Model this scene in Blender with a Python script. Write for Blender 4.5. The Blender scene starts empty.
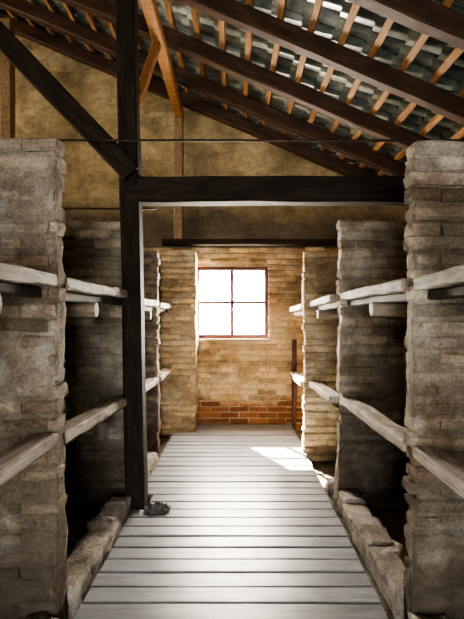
import bpy, bmesh, math, random
from mathutils import Vector, Matrix, noise
random.seed(7)
C = bpy.context.scene.collection

# ------------------------------------------------------------ materials
def newmat(name):
    m = bpy.data.materials.new(name); m.use_nodes = True
    nt = m.node_tree; b = nt.nodes['Principled BSDF']
    return m, nt, b
def ramp(nt, fac, stops):
    r = nt.nodes.new('ShaderNodeValToRGB')
    e = r.color_ramp.elements
    while len(e) < len(stops): e.new(0.5)
    for i, (p, c) in enumerate(stops):
        e[i].position = p; e[i].color = (c[0], c[1], c[2], 1)
    nt.links.new(fac, r.inputs[0]); return r.outputs[0]
def mixc(nt, fac, a, b, mode='MIX'):
    n = nt.nodes.new('ShaderNodeMix'); n.data_type = 'RGBA'; n.blend_type = mode
    for sock, v in ((n.inputs[0], fac), (n.inputs[6], a), (n.inputs[7], b)):
        if isinstance(v, (int, float)): sock.default_value = v
        elif isinstance(v, tuple): sock.default_value = (v[0], v[1], v[2], 1)
        else: nt.links.new(v, sock)
    return n.outputs[2]
def nz(nt, scale, detail=6, rough=.6, vec=(1, 1, 1), dist=0.0, off=0):
    tc = nt.nodes.new('ShaderNodeTexCoord'); mp = nt.nodes.new('ShaderNodeMapping')
    mp.inputs['Scale'].default_value = vec; mp.inputs['Location'].default_value = (off, off*.7, off*.3)
    nt.links.new(tc.outputs['Object'], mp.inputs[0])
    n = nt.nodes.new('ShaderNodeTexNoise')
    n.inputs['Scale'].default_value = scale; n.inputs['Detail'].default_value = detail
    n.inputs['Roughness'].default_value = rough; n.inputs['Distortion'].default_value = dist
    nt.links.new(mp.outputs[0], n.inputs['Vector']); return n.outputs[0]
def bump(nt, b, h, strength, dist=.01):
    n = nt.nodes.new('ShaderNodeBump'); n.inputs['Strength'].default_value = strength
    n.inputs['Distance'].default_value = dist
    nt.links.new(h, n.inputs['Height']); nt.links.new(n.outputs[0], b.inputs['Normal'])

def mat_masonry(name, dark, mid, light, rnd=.5, brickred=None, rough=.9, wash=None, red=None, blot=.55, dark_band=None):
    m, nt, b = newmat(name)
    n1 = nz(nt, 1.9, 8, .6); n2 = nz(nt, 10, 9, .68, (1, 1, 1.7)); n3 = nz(nt, 70, 4, .6)
    c = ramp(nt, n1, [(.3, dark), (.5, mid), (.68, light)])
    g = nt.nodes.new('ShaderNodeNewGeometry')
    sep = nt.nodes.new('ShaderNodeSeparateXYZ'); nt.links.new(g.outputs['Position'], sep.inputs[0])
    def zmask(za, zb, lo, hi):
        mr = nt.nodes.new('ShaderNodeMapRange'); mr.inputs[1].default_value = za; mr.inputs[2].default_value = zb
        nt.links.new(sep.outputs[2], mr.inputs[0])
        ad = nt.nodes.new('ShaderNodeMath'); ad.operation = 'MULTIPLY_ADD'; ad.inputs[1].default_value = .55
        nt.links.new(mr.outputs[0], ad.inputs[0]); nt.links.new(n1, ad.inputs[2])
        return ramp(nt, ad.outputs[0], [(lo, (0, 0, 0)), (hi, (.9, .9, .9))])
    if red:   # bare brick tone where the wash has flaked off
        f = ramp(nt, nz(nt, 2.6, 8, .68, off=7), [(.50, (0, 0, 0)), (.66, (.9, .9, .9))])
        c = mixc(nt, f, c, red)
    if wash:  # remaining limewash patches
        f = ramp(nt, nz(nt, 2.8, 9, .70, off=3), [(.48, (0, 0, 0)), (.62, (.8, .8, .8))])
        c = mixc(nt, f, c, wash)
    c2 = ramp(nt, n2, [(.3, (.34, .31, .27)), (.5, (.88, .88, .88)), (.66, (1.25, 1.22, 1.18))])
    c = mixc(nt, blot, c, c2, 'MULTIPLY')
    c = mixc(nt, .5, c, ramp(nt, n3, [(.38, (.5, .48, .45)), (.54, (1.12, 1.12, 1.12))]), 'MULTIPLY')
    r = ramp(nt, g.outputs['Random Per Island'], [(0, (.42, .37, .32)), (.5, (.95, .95, .95)), (1, (1.35, 1.3, 1.2))])
    c = mixc(nt, rnd, c, r, 'MULTIPLY')
    if brickred:
        c = mixc(nt, zmask(brickred[1], brickred[1]-.4, .74, .86), c, mixc(nt, .8, brickred[0], r, 'MULTIPLY'))
    if dark_band:  # colour darkened by height: painted base shade on piers, a band on plaster
        c = mixc(nt, zmask(*dark_band[1]), c, mixc(nt, .6, dark_band[0], c2, 'MULTIPLY'))
    nt.links.new(c, b.inputs['Base Color']); b.inputs['Roughness'].default_value = rough
    b.inputs['Specular IOR Level'].default_value = .2
    h = mixc(nt, .45, n2, n3)
    bump(nt, b, h, 1.0, .03)
    return m
def mat_wood(name, cols, vec, rough=.75, rnd=.4, spec=.3, bs=.6, blot=.5):
    m, nt, b = newmat(name)
    n1 = nz(nt, 3, 8, .65, vec, .4); n2 = nz(nt, 11, 6, .7, vec); n3 = nz(nt, 4, 5, .6)
    c = ramp(nt, n1, [(.3, cols[0]), (.5, cols[1]), (.7, cols[2])])
    c = mixc(nt, blot, c, ramp(nt, n2, [(.3, (.45, .42, .4)), (.55, (1, 1, 1))]), 'MULTIPLY')
    c = mixc(nt, blot, c, ramp(nt, n3, [(.3, (.5, .47, .43)), (.55, (1.05, 1.05, 1.05))]), 'MULTIPLY')
    g = nt.nodes.new('ShaderNodeNewGeometry')
    c = mixc(nt, rnd, c, ramp(nt, g.outputs['Random Per Island'], [(0, (.6, .58, .55)), (1, (1.15, 1.15, 1.15))]), 'MULTIPLY')
    nt.links.new(c, b.inputs['Base Color']); b.inputs['Roughness'].default_value = rough
    b.inputs['Specular IOR Level'].default_value = spec
    bump(nt, b, n2, bs, .006)
    return m

BASE_SHADE = ((.085, .065, .045), (1.35, .15, .62, 1.0))  # shade painted into the masonry colour towards the floor, where light falls off
M_brick = mat_masonry('limewashed_brick', (.13, .10, .07), (.34, .285, .205), (.54, .465, .36), .85, wash=(.62, .56, .46), red=(.24, .165, .105), dark_band=BASE_SHADE)
M_mort = mat_masonry('mud_plaster', (.11, .085, .06), (.27, .22, .16), (.45, .38, .29), 0, wash=(.52, .47, .385), red=(.17, .125, .085), dark_band=BASE_SHADE)
M_brickW = mat_masonry('ochre_limewashed_brick', (.28, .17, .08), (.56, .38, .19), (.76, .58, .34), .75, ((.27, .095, .045), .60), wash=(.74, .62, .42), red=(.47, .24, .11))
M_brickL = mat_masonry('pale_lit_ochre_brick', (.34, .24, .13), (.62, .48, .28), (.78, .65, .43), .7, wash=(.78, .70, .51))  # lightened brick; bounce light on the lit pier is put into its colour
M_mortW = mat_masonry('ochre_mortar', (.22, .145, .08), (.44, .32, .19), (.60, .47, .30), 0, wash=(.66, .56, .40))
M_plas = mat_masonry('ochre_plaster', (.19, .14, .07), (.46, .35, .18), (.64, .51, .29), 0, red=(.24, .18, .10), blot=.5, dark_band=((.10, .08, .055), (3.35, 2.75, .60, .95)))  # upper plaster colour gets darker towards its lower edge
M_curb = mat_masonry('rubble_mortar', (.18, .155, .13), (.38, .34, .30), (.58, .53, .48), .5)
M_earth = mat_masonry('packed_earth', (.12, .10, .08), (.25, .21, .17), (.38, .33, .28), 0)
M_darkwood = mat_wood('tarred_timber', [(.010, .007, .005), (.022, .015, .010), (.045, .03, .018)], (1, 9, 9), spec=.15)
M_deck = mat_wood('dark_deck_board', [(.03, .024, .018), (.07, .055, .04), (.13, .10, .08)], (9, 1, 9))
M_rafter = mat_wood('rafter_pine', [(.018, .009, .005), (.045, .021, .010), (.09, .045, .02)], (1, 9, 9), .6)
M_batten = mat_wood('batten_pine', [(.14, .07, .025), (.28, .14, .05), (.44, .25, .10)], (9, 1, 9), .6)
M_purlin = mat_wood('purlin_pine', [(.20, .085, .025), (.34, .155, .05), (.46, .24, .08)], (9, 1, 9), .6)
M_upright = mat_wood('upright_pine', [(.16, .10, .05), (.28, .18, .09), (.40, .27, .14)], (9, 9, 1), .6)
M_shelf = mat_wood('weathered_bunk_board', [(.18, .14, .11), (.42, .36, .30), (.66, .59, .51)], (9, .8, 9), .7, bs=.9, blot=.7)
M_log = mat_wood('peeled_log', [(.16, .12, .08), (.32, .26, .19), (.5, .42, .33)], (1, 9, 9), .7)
M_walk = mat_wood('grey_walkway_plank', [(.19, .195, .21), (.28, .287, .31), (.36, .37, .39)], (.7, 8, 8), .34, .5, .5, .2, .4)
M_frame = mat_wood('red_brown_window_paint', [(.05, .015, .012), (.09, .027, .02), (.14, .045, .033)], (3, 3, 3), .5)
M_rag = mat_wood('grey_cloth', [(.04, .04, .04), (.09, .09, .09), (.2, .19, .18)], (3, 3, 3), .9)
def mat_tile():
    m, nt, b = newmat('grey_roof_tile')
    n1 = nz(nt, 1.6, 6, .6); n2 = nz(nt, 12, 6, .7)
    c = ramp(nt, n1, [(.35, (.08, .09, .07)), (.55, (.19, .205, .175)), (.7, (.38, .405, .37))])
    c = mixc(nt, .8, c, ramp(nt, n2, [(.3, (.25, .25, .22)), (.6, (1.1, 1.1, 1.1))]), 'MULTIPLY')
    g = nt.nodes.new('ShaderNodeNewGeometry')
    c = mixc(nt, .8, c, ramp(nt, g.outputs['Random Per Island'], [(0, (.35, .35, .33)), (.5, (.9, .9, .87)), (1, (1.5, 1.5, 1.5))]), 'MULTIPLY')
    nt.links.new(c, b.inputs['Base Color']); b.inputs['Roughness'].default_value = .28
    b.inputs['Specular IOR Level'].default_value = 1.0
    return m
M_tile = mat_tile()
m, nt, b = newmat('rusty_iron'); b.inputs['Roughness'].default_value = .6; b.inputs['Metallic'].default_value = .6
nt.links.new(ramp(nt, nz(nt, 20), [(.4, (.02, .015, .012)), (.6, (.08, .04, .025))]), b.inputs['Base Color'])
M_iron = m
m, nt, b = newmat('dusty_glass'); nt.nodes.remove(b)
t = nt.nodes.new('ShaderNodeBsdfTransparent'); tl = nt.nodes.new('ShaderNodeBsdfTranslucent'); mx = nt.nodes.new('ShaderNodeMixShader')
fac = nt.nodes.new('ShaderNodeMapRange'); nt.links.new(nz(nt, 8), fac.inputs[0]); fac.inputs[3].default_value = .1; fac.inputs[4].default_value = .3
nt.links.new(fac.outputs[0], mx.inputs[0]); nt.links.new(t.outputs[0], mx.inputs[1]); nt.links.new(tl.outputs[0], mx.inputs[2])
nt.links.new(mx.outputs[0], nt.nodes['Material Output'].inputs[0]); M_glass = m

# ------------------------------------------------------------ mesh helpers
def finish(bm, name, mats, smooth=None, parent=None, matrix=None):
    me = bpy.data.meshes.new(name)
    bmesh.ops.recalc_face_normals(bm, faces=bm.faces[:])
    bm.to_mesh(me); bm.free()
    for mt in mats: me.materials.append(mt)
    if smooth is not None:
        for p in me.polygons: p.use_smooth = smooth
    o = bpy.data.objects.new(name, me); C.objects.link(o)
    if matrix is not None: o.matrix_world = matrix
    if parent: o.parent = parent
    return o
def add_beam(bm, L, w, h, M=Matrix(), seg=1, jit=0.0, ch=.008, mi=0):
    """chamfered timber / brick along local +X, centred in y,z"""
    ch = min(ch, w*.3, h*.3)
    prof = [(-w/2+ch, -h/2), (w/2-ch, -h/2), (w/2, -h/2+ch), (w/2, h/2-ch), (w/2-ch, h/2), (-w/2+ch, h/2), (-w/2, h/2-ch), (-w/2, -h/2+ch)]
    rings = []
    sd = Vector((random.random()*50, 0, 0))
    for i in range(seg+1):
        x = L*i/seg; ring = []
        wob = noise.noise_vector(Vector((x*1.3, 3, 1))+sd)*jit*1.5
        for y, z in prof:
            ring.append(bm.verts.new(M @ Vector((x+(random.uniform(-jit, jit) if i in (0, seg) else 0), y+wob.y+random.uniform(-jit, jit)*.5, z+wob.z+random.uniform(-jit, jit)*.5))))
        rings.append(ring)
    for a, c in zip(rings, rings[1:]):
        for k in range(8):
            f = bm.faces.new((a[k], a[(k+1) % 8], c[(k+1) % 8], c[k])); f.material_index = mi
    for r in (rings[0], rings[-1]):
        f = bm.faces.new(r); f.material_index = mi
def boxm(bm, x0, x1, y0, y1, z0, z1, jit=0., ch=.008, seg=1, axis='X', mi=0):
    cx, cy, cz = (x0+x1)/2, (y0+y1)/2, (z0+z1)/2
    if axis == 'X': add_beam(bm, x1-x0, y1-y0, z1-z0, Matrix.Translation((x0, cy, cz)), seg, jit, ch, mi)
    elif axis == 'Y': add_beam(bm, y1-y0, x1-x0, z1-z0, Matrix.Translation((cx, y0, cz)) @ Matrix.Rotation(math.pi/2, 4, 'Z'), seg, jit, ch, mi)
    else: add_beam(bm, z1-z0, y1-y0, x1-x0, Matrix.Translation((cx, cy, z0)) @ Matrix.Rotation(-math.pi/2, 4, 'Y'), seg, jit, ch, mi)
def timber(name, p1, p2, w, h, mat, jit=.006, seg=None, ch=.012):
    """single timber between two points; local X along the timber"""
    p1, p2 = Vector(p1), Vector(p2); d = p2-p1; L = d.length; x = d.normalized()
    up = Vector((0, 0, 1)) if abs(x.z) < .95 else Vector((0, -1, 0))
    y = up.cross(x).normalized(); z = x.cross(y)
    M = Matrix((x, y, z)).transposed().to_4x4(); M.translation = p1
    bm = bmesh.new(); add_beam(bm, L, w, h, Matrix(), seg or max(2, int(L/.3)), jit, ch)
    return finish(bm, name, [mat], matrix=M)
def cyl(bm, p1, p2, r1, r2, n=14, seg=6, jit=0., mi=0):
    p1, p2 = Vector(p1), Vector(p2); x = (p2-p1).normalized()
    up = Vector((0, 0, 1)) if abs(x.z) < .9 else Vector((1, 0, 0))
    y = up.cross(x).normalized(); z = x.cross(y); rings = []
    for i in range(seg+1):
        t = i/seg; c = p1.lerp(p2, t); r = r1+(r2-r1)*t
        c = c+noise.noise_vector(c*2)*jit
        rings.append([bm.verts.new(c+(y*math.cos(a)+z*math.sin(a))*(r+random.uniform(-jit, jit)*.2)) for a in [2*math.pi*k/n for k in range(n)]])
    for a, c in zip(rings, rings[1:]):
        for k in range(n):
            f = bm.faces.new((a[k], a[(k+1) % n], c[(k+1) % n], c[k])); f.material_index = mi; f.smooth = True
    bm.faces.new(rings[0]); bm.faces.new(rings[-1])

def core_block(bm, x0, x1, y0, y1, z0, z1, res, fn, mi):
    """box shell whose surface is pushed out/in along its normal by fn(p)"""
    nx, ny, nz_ = [max(1, round((b-a)/res)) for a, b in ((x0, x1), (y0, y1), (z0, z1))]
    V = {}
    def v(i, j, k):
        if (i, j, k) not in V:
            p = Vector((x0+(x1-x0)*i/nx, y0+(y1-y0)*j/ny, z0+(z1-z0)*k/nz_))
            n = Vector(((i == nx)-(i == 0), (j == ny)-(j == 0), (k == nz_)-(k == 0)))
            if k == 0: n.z = 0
            V[(i, j, k)] = bm.verts.new(p+n*fn(p))
        return V[(i, j, k)]
    def q(a, b, c, d):
        f = bm.faces.new((v(*a), v(*b), v(*c), v(*d))); f.material_index = mi; f.smooth = True
    for i in range(nx):
        for k in range(nz_):
            for j in (0, ny): q((i, j, k), (i+1, j, k), (i+1, j, k+1), (i, j, k+1))
    for j in range(ny):
        for k in range(nz_):
            for i in (0, nx): q((i, j, k), (i, j+1, k), (i, j+1, k+1), (i, j, k+1))
    for i in range(nx):
        for j in range(ny):
            for k in (0, nz_): q((i, j, k), (i+1, j, k), (i+1, j+1, k), (i, j+1, k))

CH = .079   # course height
def bricks(bm, x0, x1, y0, y1, z0, z1, holes=(), jit=.005, mi=0, missing=0.0, edge=0.012):
    n = int(round((z1-z0)/CH))
    for k in range(n):
        za = z0+k*CH+.007; zb = z0+(k+1)*CH-.007
        x = x0; first = True
        while x < x1-.03:
            w = .131 if (first and k % 2) else .262
            first = False
            xe = min(x+w, x1)
            segs = [(x+.006, xe-.006)]
            for hx0, hx1, hz0, hz1 in holes:
                if zb > hz0 and za < hz1:
                    ns = []
                    for a, c in segs:
                        if c <= hx0 or a >= hx1: ns.append((a, c))
                        else:
                            if a < hx0: ns.append((a, hx0))
                            if c > hx1: ns.append((hx1, c))
                    segs = ns
            for a, c in segs:
                if c-a < .02 or random.random() < missing: continue
                dy = random.uniform(-edge, edge*.6)
                dx0 = random.uniform(-edge, edge)*1.2 if x == x0 else 0
                dx1 = random.uniform(-edge, edge)*1.2 if xe == x1 else 0
                cm = Matrix.Translation((a+dx0, (y0+y1)/2+dy, (za+zb)/2+random.uniform(-.003, .003))) @ Matrix.Rotation(random.uniform(-.018, .018), 4, 'Y')
                add_beam(bm, c-a-dx0+dx1, y1-y0, zb-za, cm, 2 if c-a > .2 else 1, jit, .014, mi)
            x = xe

def partition(x0, x1, y0, top, smear=0.0, seed=0, mats=None, name='brick_partition_wall', thick=.125):
    bm = bmesh.new(); y1 = y0+thick
    ncr = round(top/CH)
    bricks(bm, x0, x1, y0, y1, 0, ncr*CH, jit=.008)
    def fn(p):
        s = noise.fractal(Vector((p.x*1.6, p.y*1.6+seed*9, p.z*1.6)), 1, 2, 3)
        f = noise.fractal(p*9, 1, 2, 3)
        bias = smear*max(0, min(1, (top-.45-p.z)/.5))
        return -.018+max(0, s*.035+bias)*.9+f*.012
    core_block(bm, x0, x1, y0, y1, 0, ncr*CH-.012, .03, fn, 1)
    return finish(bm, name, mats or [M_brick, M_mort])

# ------------------------------------------------------------ layout
XR, XL, RIDGE = 2.70, -9.9, -3.6
YB, YF = -3.0, 6.74
SL = .43
roofz = lambda X: 4.15-SL*X if X >= RIDGE else (4.15-SL*RIDGE)-SL*(RIDGE-X)

# floor
bm = bmesh.new(); nx, ny = 150, 110
g = [[bm.verts.new((XL+(XR-XL)*i/nx, YB+(YF-YB)*j/ny, -.02+.02*noise.fractal(Vector((XL+(XR-XL)*i/nx, YB+(YF-YB)*j/ny, 0))*2.5, 1, 2, 4))) for j in range(ny+1)] for i in range(nx+1)]
for i in range(nx):
    for j in range(ny): bm.faces.new((g[i][j], g[i+1][j], g[i+1][j+1], g[i][j+1]))
finish(bm, 'floor', [M_earth], True)

# partitions of the bunks
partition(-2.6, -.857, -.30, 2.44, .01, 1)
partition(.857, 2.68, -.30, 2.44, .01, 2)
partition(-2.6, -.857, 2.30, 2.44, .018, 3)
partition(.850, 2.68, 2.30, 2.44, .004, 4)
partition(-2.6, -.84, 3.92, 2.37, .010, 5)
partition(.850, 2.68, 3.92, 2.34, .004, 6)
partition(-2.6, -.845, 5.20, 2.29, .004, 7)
partition(.735, 2.68, 5.20, 2.30, .002, 8, [M_brickL, M_mortW])  # lit pier: lightened brick with the bounce light in its colour
# spine wall between the two rows of back-to-back bunks
bm = bmesh.new()
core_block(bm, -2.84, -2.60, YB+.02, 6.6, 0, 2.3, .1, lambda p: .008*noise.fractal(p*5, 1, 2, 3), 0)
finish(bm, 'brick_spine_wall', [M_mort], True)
# chimney pilaster beside the window
bm = bmesh.new()
bricks(bm, -.99, -.525, 6.30, 6.62, 0, 31*CH)
core_block(bm, -.99, -.525, 6.30, 6.62, 0, 31*CH-.01, .04, lambda p: -.012+max(0, noise.fractal(p*2.2, 1, 2, 3)*.03+.008)+.006*noise.fractal(p*9, 1, 2, 3), 1)
finish(bm, 'brick_pilaster', [M_brickL, M_mortW])

# gable end wall with window opening
WX0, WX1, WZ0, WZ1 = -.56, .447, 1.265, 2.256
bm = bmesh.new()
def prism(bm, poly, y0, y1, mi=0):
    a = [bm.verts.new((x, y0, z)) for x, z in poly]; c = [bm.verts.new((x, y1, z)) for x, z in poly]
    n = len(poly)
    bm.faces.new(a).material_index = mi; bm.faces.new(c[::-1]).material_index = mi
    for k in range(n): bm.faces.new((a[k], a[(k+1) % n], c[(k+1) % n], c[k])).material_index = mi
def wall_with_hole(bm, hx0, hx1, hz0, hz1, y0, y1):
    prism(bm, [(XL-.2, -.1), (hx0, -.1), (hx0, 2.6), (XL-.2, 2.6)], y0, y1)
    prism(bm, [(hx1, -.1), (XR+.2, -.1), (XR+.2, 2.6), (hx1, 2.6)], y0, y1)
    prism(bm, [(hx0, -.1), (hx1, -.1), (hx1, hz0), (hx0, hz0)], y0, y1)
    prism(bm, [(hx0, hz1), (hx1, hz1), (hx1, 2.6), (hx0, 2.6)], y0, y1)
    prism(bm, [(XL-.2, 2.6), (XR+.2, 2.6), (XR+.2, roofz(XR+.2)+.16), (RIDGE, roofz(RIDGE)+.18), (XL-.2, roofz(XL-.2)+.16)], y0, y1)
wall_with_hole(bm, WX0, WX1, WZ0, WZ1, YF, YF+.16)
bricks(bm, -2.58, XR, 6.64, 6.745, 0, 32*CH, holes=[(WX0, WX1, WZ0, WZ1)], mi=1, edge=.008)
def sheet(x0, x1, z0fn, z1fn, y, res, fn, mi, hole=None, zn=30):
    nx = int((x1-x0)/res); V = {}
    for i in range(nx+1):
        for k in range(zn+1):
            x = x0+(x1-x0)*i/nx; z = z0fn(x)+(z1fn(x)-z0fn(x))*k/zn
            V[i, k] = bm.verts.new((x, y-fn(Vector((x, y, z))), z))
    for i in range(nx):
        for k in range(zn):
            q = [V[i, k], V[i+1, k], V[i+1, k+1], V[i, k+1]]
            c = sum((v.co for v in q), Vector())/4
            if hole and hole[0]-.01 < c.x < hole[1]+.01 and hole[2]-.01 < c.z < hole[3]+.01: continue
            f = bm.faces.new(q); f.material_index = mi; f.smooth = True
sheet(-2.58, XR, lambda x: 0, lambda x: 2.5, 6.655, .04, lambda p: .0+max(0, .03*noise.fractal(p*1.5+Vector((3, 0, 0)), 1, 2, 3))*(1 if p.z > 1 else .2)+.005*noise.fractal(p*9, 1, 2, 3), 2, (WX0, WX1, WZ0, WZ1), 62)
def plas(p):
    s = noise.fractal(p*1.3, 1, 2, 4)
    return .02*s+(.018 if s > .12 else 0)+.004*noise.fractal(p*12, 1, 2, 3)
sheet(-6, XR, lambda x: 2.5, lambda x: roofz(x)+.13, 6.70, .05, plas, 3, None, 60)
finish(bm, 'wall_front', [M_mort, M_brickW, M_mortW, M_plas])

# rear wall with an open doorway, unseen left wall with openings added for the fill light
bm = bmesh.new()
wall_with_hole(bm, -.9, .9, .0, 2.35, YB-.25, YB)
finish(bm, 'wall_back', [M_plas])
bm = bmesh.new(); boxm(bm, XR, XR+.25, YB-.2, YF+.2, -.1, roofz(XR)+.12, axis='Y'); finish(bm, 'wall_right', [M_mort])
bm = bmesh.new()
boxm(bm, XL-.25, XL, YB-.2, YF+.2, -.1, 1.2, axis='Y'); boxm(bm, XL-.25, XL, YB-.2, YF+.2, 2.75, roofz(XL)+.12, axis='Y')
yy = YB-.2
for yw0 in (-2.6, -.3, 2.0, 4.3):
    boxm(bm, XL-.25, XL, yy, yw0, 1.2, 2.75, axis='Y'); yy = yw0+1.9
boxm(bm, XL-.25, XL, yy, YF+.2, 1.2, 2.75, axis='Y')
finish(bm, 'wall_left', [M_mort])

# window_1
win = bpy.data.objects.new('window_1', None); C.objects.link(win)
yw = 6.72
bm = bmesh.new()
fw = .05
boxm(bm, WX0, WX1, yw-.03, yw+.04, WZ0, WZ0+fw); boxm(bm, WX0, WX1, yw-.03, yw+.04, WZ1-fw, WZ1)
boxm(bm, WX0, WX0+fw, yw-.03, yw+.04, WZ0+fw, WZ1-fw, axis='Z'); boxm(bm, WX1-fw, WX1, yw-.03, yw+.04, WZ0+fw, WZ1-fw, axis='Z')
finish(bm, 'frame', [M_frame], parent=win)
bm = bmesh.new(); cx, cz = (WX0+WX1)/2, (WZ0+WZ1)/2
boxm(bm, cx-.022, cx+.022, yw-.02, yw+.03, WZ0+fw, WZ1-fw, axis='Z')
boxm(bm, WX0+fw, cx-.022, yw-.018, yw+.028, cz-.018, cz+.018); boxm(bm, cx+.022, WX1-fw, yw-.018, yw+.028, cz-.018, cz+.018)
finish(bm, 'muntins', [M_frame], parent=win)
bm = bmesh.new(); prism(bm, [(WX0+fw, WZ0+fw), (WX1-fw, WZ0+fw), (WX1-fw, WZ1-fw), (WX0+fw, WZ1-fw)], yw+.004, yw+.007)
finish(bm, 'glass', [M_glass], parent=win)
bm = bmesh.new(); boxm(bm, WX0-.04, WX1+.04, 6.60, 6.66, WZ0-.05, WZ0-.005, jit=.002); finish(bm, 'sill', [M_mortW], parent=win)

# ------------------------------------------------------------ roof
ang = math.atan(SL)
rh = .16
for yr in (-2.4, -1.2, -.2, .7, 1.55, 2.45, 3.33, 4.2, 5.1, 5.9, 6.56):
    X0, X1 = RIDGE, XR+.0
    timber('roof_rafter', (X0, yr, roofz(X0)+rh/2), (X1, yr, roofz(X1)+rh/2), .12, rh, M_rafter, .007)
for yr in (-2.4, .7, 3.33, 5.1, 6.56):
    timber('roof_rafter', (XL+.02, yr, roofz(XL+.02)+rh/2), (RIDGE-.02, yr, roofz(RIDGE)+rh/2), .11, rh, M_rafter, .007)
bm = bmesh.new(); ST = .285
nc = int((XR-RIDGE)/(ST*math.cos(ang)))+1
dx = ST*math.cos(ang)
for k in range(nc):
    X = RIDGE+.06+k*dx
    if X > XR-.05: break
    M = Matrix.Translation((X, YB, roofz(X)+rh+.028)) @ Matrix.Rotation(ang, 4, 'Y') @ Matrix.Rotation(math.pi/2, 4, 'Z')
    add_beam(bm, YF-YB, .06, .045, M, 24, .006, .005)
    X = RIDGE-.06-k*dx
    M = Matrix.Translation((X, YB, roofz(X)+rh+.028)) @ Matrix.Rotation(-ang, 4, 'Y') @ Matrix.Rotation(math.pi/2, 4, 'Z')
    add_beam(bm, YF-YB, .06, .045, M, 6, .004, .005)
finish(bm, 'roof_battens', [M_batten])
# individual clay/cement tiles: each course is made of separate overlapping waves
bm = bmesh.new()
def tiles(sign):
    wl = .19; per = 8; nt_ = int((YF+.3-YB+.3)/wl); k = 0
    span = (XR+.35-RIDGE) if sign > 0 else (RIDGE-XL+.35)
    while k*dx < span:
        a = k*dx-.02; e = (k+1)*dx+.035
        for t in range(nt_):
            jl = random.uniform(-.005, .005); rows = []
            for s, lift in ((a, .062), (e, .100)):
                X = RIDGE+sign*s; zb = roofz(X)+rh+lift+jl; row = []
                for j in range(per+2):
                    y = YB-.3+(t+j/per)*wl; ph = j/per*2*math.pi
                    zz = .030*math.cos(ph)+.014*math.cos(2*ph)+(.007 if j > per else 0)
                    row.append(bm.verts.new((X, y, zb+zz)))
                rows.append(row)
            for j in range(per+1): bm.faces.new((rows[0][j], rows[0][j+1], rows[1][j+1], rows[1][j])).smooth = True
        k += 1
tiles(1); tiles(-1)
finish(bm, 'roof_tiles', [M_tile])
# boarding behind the tiles keeps the roof light-tight
bm = bmesh.new()
for sgn, X1 in ((1, XR+.3), (-1, XL-.3)):
    p = [(RIDGE, roofz(RIDGE)+rh+.19), (X1, roofz(X1)+rh+.19), (X1, roofz(X1)+rh+.21), (RIDGE, roofz(RIDGE)+rh+.21)]
    prism(bm, p, YB-.3, YF+.3)
finish(bm, 'roof_cover', [M_deck])

# ------------------------------------------------------------ frame timbers
timber('timber_post', (-.785, 3.81, 0.0), (-.87, 3.81, 4.40), .15, .16, M_darkwood, .006)
timber('tie_beam', (-.86, 3.81, 2.575), (XR-.01, 3.81, 2.575), .16, .20, M_darkwood, .006)
timber('diagonal_brace', (-3.5, 3.69, 5.50), (-.80, 3.69, 2.68), .06, .16, M_darkwood, .005)
timber('roof_purlin', (-.77, 3.0, 4.34), (-.77, 6.66, 4.34), .11, .14, M_purlin, .006)
timber('roof_purlin', (-.77, YB, 4.34), (-.77, 2.98, 4.34), .11, .14, M_purlin, .006)
timber('timber_post', (-.78, 6.55, 2.62), (-.78, 6.55, 4.26), .12, .12, M_upright, .005)
timber('timber_post', (-2.95, 6.2, 2.32), (-2.95, 6.2, 5.38), .14, .14, M_upright, .005)
timber('knee_brace', (-.80, 3.92, 3.35), (-.78, 4.75, 4.27), .07, .09, M_purlin, .005)
timber('wall_beam', (-.99, 6.50, 2.565), (XR-.01, 6.50, 2.565), .14, .08, M_darkwood, .004)
timber('corner_batten', (.80, 6.58, .02), (.80, 6.58, 1.25), .06, .08, M_frame, .004)
for nm, p1, p2, r in (('iron_tie_rod', (XL+.01, 3.55, 2.90), (XR-.01, 3.55, 2.88), .009), ('iron_tie_rod', (-6, 5.1, 2.72), (-.86, 5.1, 2.72), .012)):
    bm = bmesh.new(); cyl(bm, p1, p2, r, r, 8, 20, .004); finish(bm, nm, [M_iron])

# ------------------------------------------------------------ bunks
def bunk(side, y0, y1, z0, z1, xin, logy=None, deck=False):
    """one sleeping shelf: front board on a bearer, (surviving deck boards), cross logs"""
    root = bpy.data.objects.new('bunk_shelf', None); C.objects.link(root)
    L = y1-y0
    def along(bm, X0, w, h, dz, seg=8, jit=.006):
        p1 = Vector((side*X0, y0, z0+dz)); p2 = Vector((side*X0, y1, z1+dz)); d = (p2-p1); x = d.normalized()
        y = Vector((0, 0, 1)).cross(x).normalized(); z = x.cross(y)
        M = Matrix((x, y, z)).transposed().to_4x4(); M.translation = p1
        add_beam(bm, d.length, w, h, M, seg, jit, .008)
    bm = bmesh.new()
    along(bm, xin+.05, .12, .06, 0, 12, .010)
    finish(bm, 'front_board', [M_shelf], parent=root)
    bm = bmesh.new()
    along(bm, xin+.085, .055, .05, -.057, 8, .006)
    finish(bm, 'bearer', [M_deck], parent=root)
    if deck:
        bm = bmesh.new(); X = xin+.20
        while X < 2.5:
            w = random.uniform(.15, .21)
            along(bm, X+w/2-.08, w-.012, .028, random.uniform(-.004, .004), 5, .004); X += w
        finish(bm, 'deck_boards', [M_deck], parent=root)
    if logy:
        bm = bmesh.new()
        for ly in logy:
            t = (ly-y0)/L; zz = z0+(z1-z0)*t-.125
            cyl(bm, (side*(xin+.01), ly, zz), (side*2.56, ly, zz+.01), .046, .055, 14, 10, .012)
        finish(bm, 'support_logs', [M_log], parent=root)
G = .012
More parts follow.
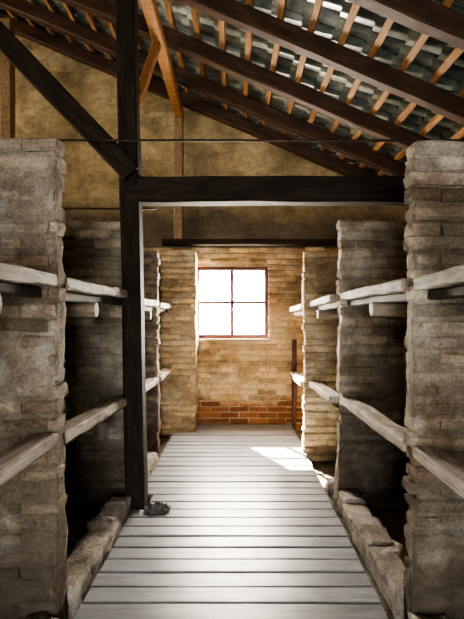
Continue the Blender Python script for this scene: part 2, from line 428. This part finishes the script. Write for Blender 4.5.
for s, rows in ((-1, [(-.175+G, 2.30-G, 1.77, 1.76, 1.02, 1.005, .865, (.6, 1.75)), (2.425+G, 3.92-G, 1.755, 1.75, .98, .915, .855, (3.0,)), (4.045+G, 5.2-G, 1.72, 1.71, .90, .885, .845, (4.8,)), (5.325+G, 6.28, 1.70, 1.70, .88, .875, .84, None)]),
                (1, [(-.175+G, 2.30-G, 1.76, 1.75, .975, .94, .855, (.6, 1.75)), (2.425+G, 3.92-G, 1.75, 1.745, .93, .90, .85, (3.05,)), (4.045+G, 5.2-G, 1.74, 1.71, .88, .84, .80, (4.75,)), (5.325+G, 6.50, 1.69, 1.65, .82, .78, .73, None)])):
    for y0, y1, a, b_, c, d, xin, lg in rows:
        bunk(s, y0, y1, a, b_, xin, lg, True)
        bunk(s, y0, y1, c, d, xin, None, False)

# rough kerbs at the foot of the bunks
def kerb(side, y0, y1, x0, w, h):
    bm = bmesh.new()
    y = y0
    while y < y1:
        L = min(random.uniform(.18, .30), y1-y)
        if L > .05:
            xa = side*x0; xb = side*(x0+w); lo, hi = min(xa, xb), max(xa, xb)
            o = random.uniform(-.012, .012)
            boxm(bm, lo+o, hi+o, y+.006, y+L-.006, 0, h*.5+random.uniform(-.01, .01), .006, .015, 2, 'Y', 0)
            o = random.uniform(-.02, .02)
            boxm(bm, lo+o, hi+o, y+.006, y+L-.006, h*.5+.012, h+random.uniform(-.02, .02), .009, .022, 2, 'Y', 0)
        y += L
    lo, hi = min(side*x0, side*(x0+w)), max(side*x0, side*(x0+w))
    core_block(bm, lo, hi, y0, y1, 0, h-.012, .025, lambda p: .003+.035*noise.fractal(p*5, 1, 2, 4), 1)
    finish(bm, 'brick_kerb', [M_curb, M_curb])
for s in (-1, 1):
    kerb(s, -.14, 2.28, .83, .16, .18)
    kerb(s, 2.45, 3.70 if s < 0 else 3.90, .83, .16, .18)
kerb(-1, 4.06, 5.18, .84, .15, .13)
kerb(1, 4.06, 4.45, .84, .15, .10)

# ------------------------------------------------------------ walkway
bm = bmesh.new(); y = -2.6; P = .15
while y < 6.5:
    x0 = -.795+random.uniform(-.006, .006); x1 = .752+random.uniform(-.006, .006)
    if y+P > 3.72 and y < 3.92: x0 = -.685
    if y > 6.1: x0 = -.515
    boxm(bm, x0, x1, y, y+P-.016, .072+random.uniform(-.002, .002), .10+random.uniform(-.003, .003), .0015, .004, 4, 'X')
    y += P
finish(bm, 'wooden_walkway', [M_walk])
wk = bpy.data.objects['wooden_walkway']
bm = bmesh.new()
for X in (-.6, 0, .6): boxm(bm, X-.035, X+.035, -2.6, 6.25, -.01, .068, axis='Y', seg=8)
o = finish(bm, 'bearers', [M_darkwood]); o.parent = wk
# crumpled rag at the foot of the post
bm = bmesh.new(); n = 22; V = {}
for i in range(n+1):
    for j in range(n+1):
        u, v_ = i/n*2-1, j/n*2-1; r = math.hypot(u, v_)
        h = max(0, 1-r**2)
        p = Vector((u*3.1, v_*3.1, 5))
        V[i, j] = bm.verts.new((-.60+u*.10+.012*noise.noise(p), 3.66+v_*.08+.012*noise.noise(p+Vector((9, 0, 0))), .106+h*.045*(1+noise.fractal(p*1.2, 1, 2, 3))))
for i in range(n):
    for j in range(n): bm.faces.new((V[i, j], V[i+1, j], V[i+1, j+1], V[i, j+1]))
finish(bm, 'cloth_rag', [M_rag], True)

# ------------------------------------------------------------ lights
def area(name, loc, direction, sx, sy, power, col):
    l = bpy.data.lights.new(name, 'AREA'); l.shape = 'RECTANGLE'; l.size = sx; l.size_y = sy; l.energy = power; l.color = col
    o = bpy.data.objects.new(name, l); C.objects.link(o); o.location = loc
    o.rotation_euler = Vector(direction).to_track_quat('-Z', 'Y').to_euler(); return o
area('daylight_window', (-.05, 7.15, 1.9), (0, -1, -.05), 1.6, 1.5, 1100, (1, .90, .75))
area('daylight_doorway', (0, YB-.3, 1.25), (0, 1, .12), 1.8, 2.3, 170, (.98, .97, .95))
area('left_fill_light', (XL-.35, 1.8, 1.9), (1, 0, .12), 9.0, 1.7, 750, (1, .88, .70))  # added fill light for the upper zone, behind the left wall openings
s = bpy.data.lights.new('sun', 'SUN'); s.energy = 260; s.angle = math.radians(.8); s.color = (1, .86, .64)
so = bpy.data.objects.new('sun', s); C.objects.link(so)
so.rotation_euler = Vector((.50, -1.05, -1)).to_track_quat('-Z', 'Y').to_euler()
w = bpy.data.worlds.new('sky'); bpy.context.scene.world = w; w.use_nodes = True
bg = w.node_tree.nodes['Background']; bg.inputs[0].default_value = (.86, .92, 1, 1); bg.inputs[1].default_value = 4

# ------------------------------------------------------------ camera
cam = bpy.data.cameras.new('camera'); co = bpy.data.objects.new('camera', cam); C.objects.link(co)
cam.sensor_fit = 'VERTICAL'; cam.sensor_height = 36; cam.sensor_width = 27; cam.lens = 480/619*36
cam.shift_x = -4/619; cam.shift_y = 4.5/619
co.location = (0, 0, 1.6); co.rotation_euler = (math.pi/2, 0, 0); cam.clip_start = .05
bpy.context.scene.camera = co
vs = bpy.context.scene.view_settings
vs.view_transform = 'AgX'
try: vs.look = 'AgX - Medium High Contrast'
except Exception: pass
vs.exposure = 0.55
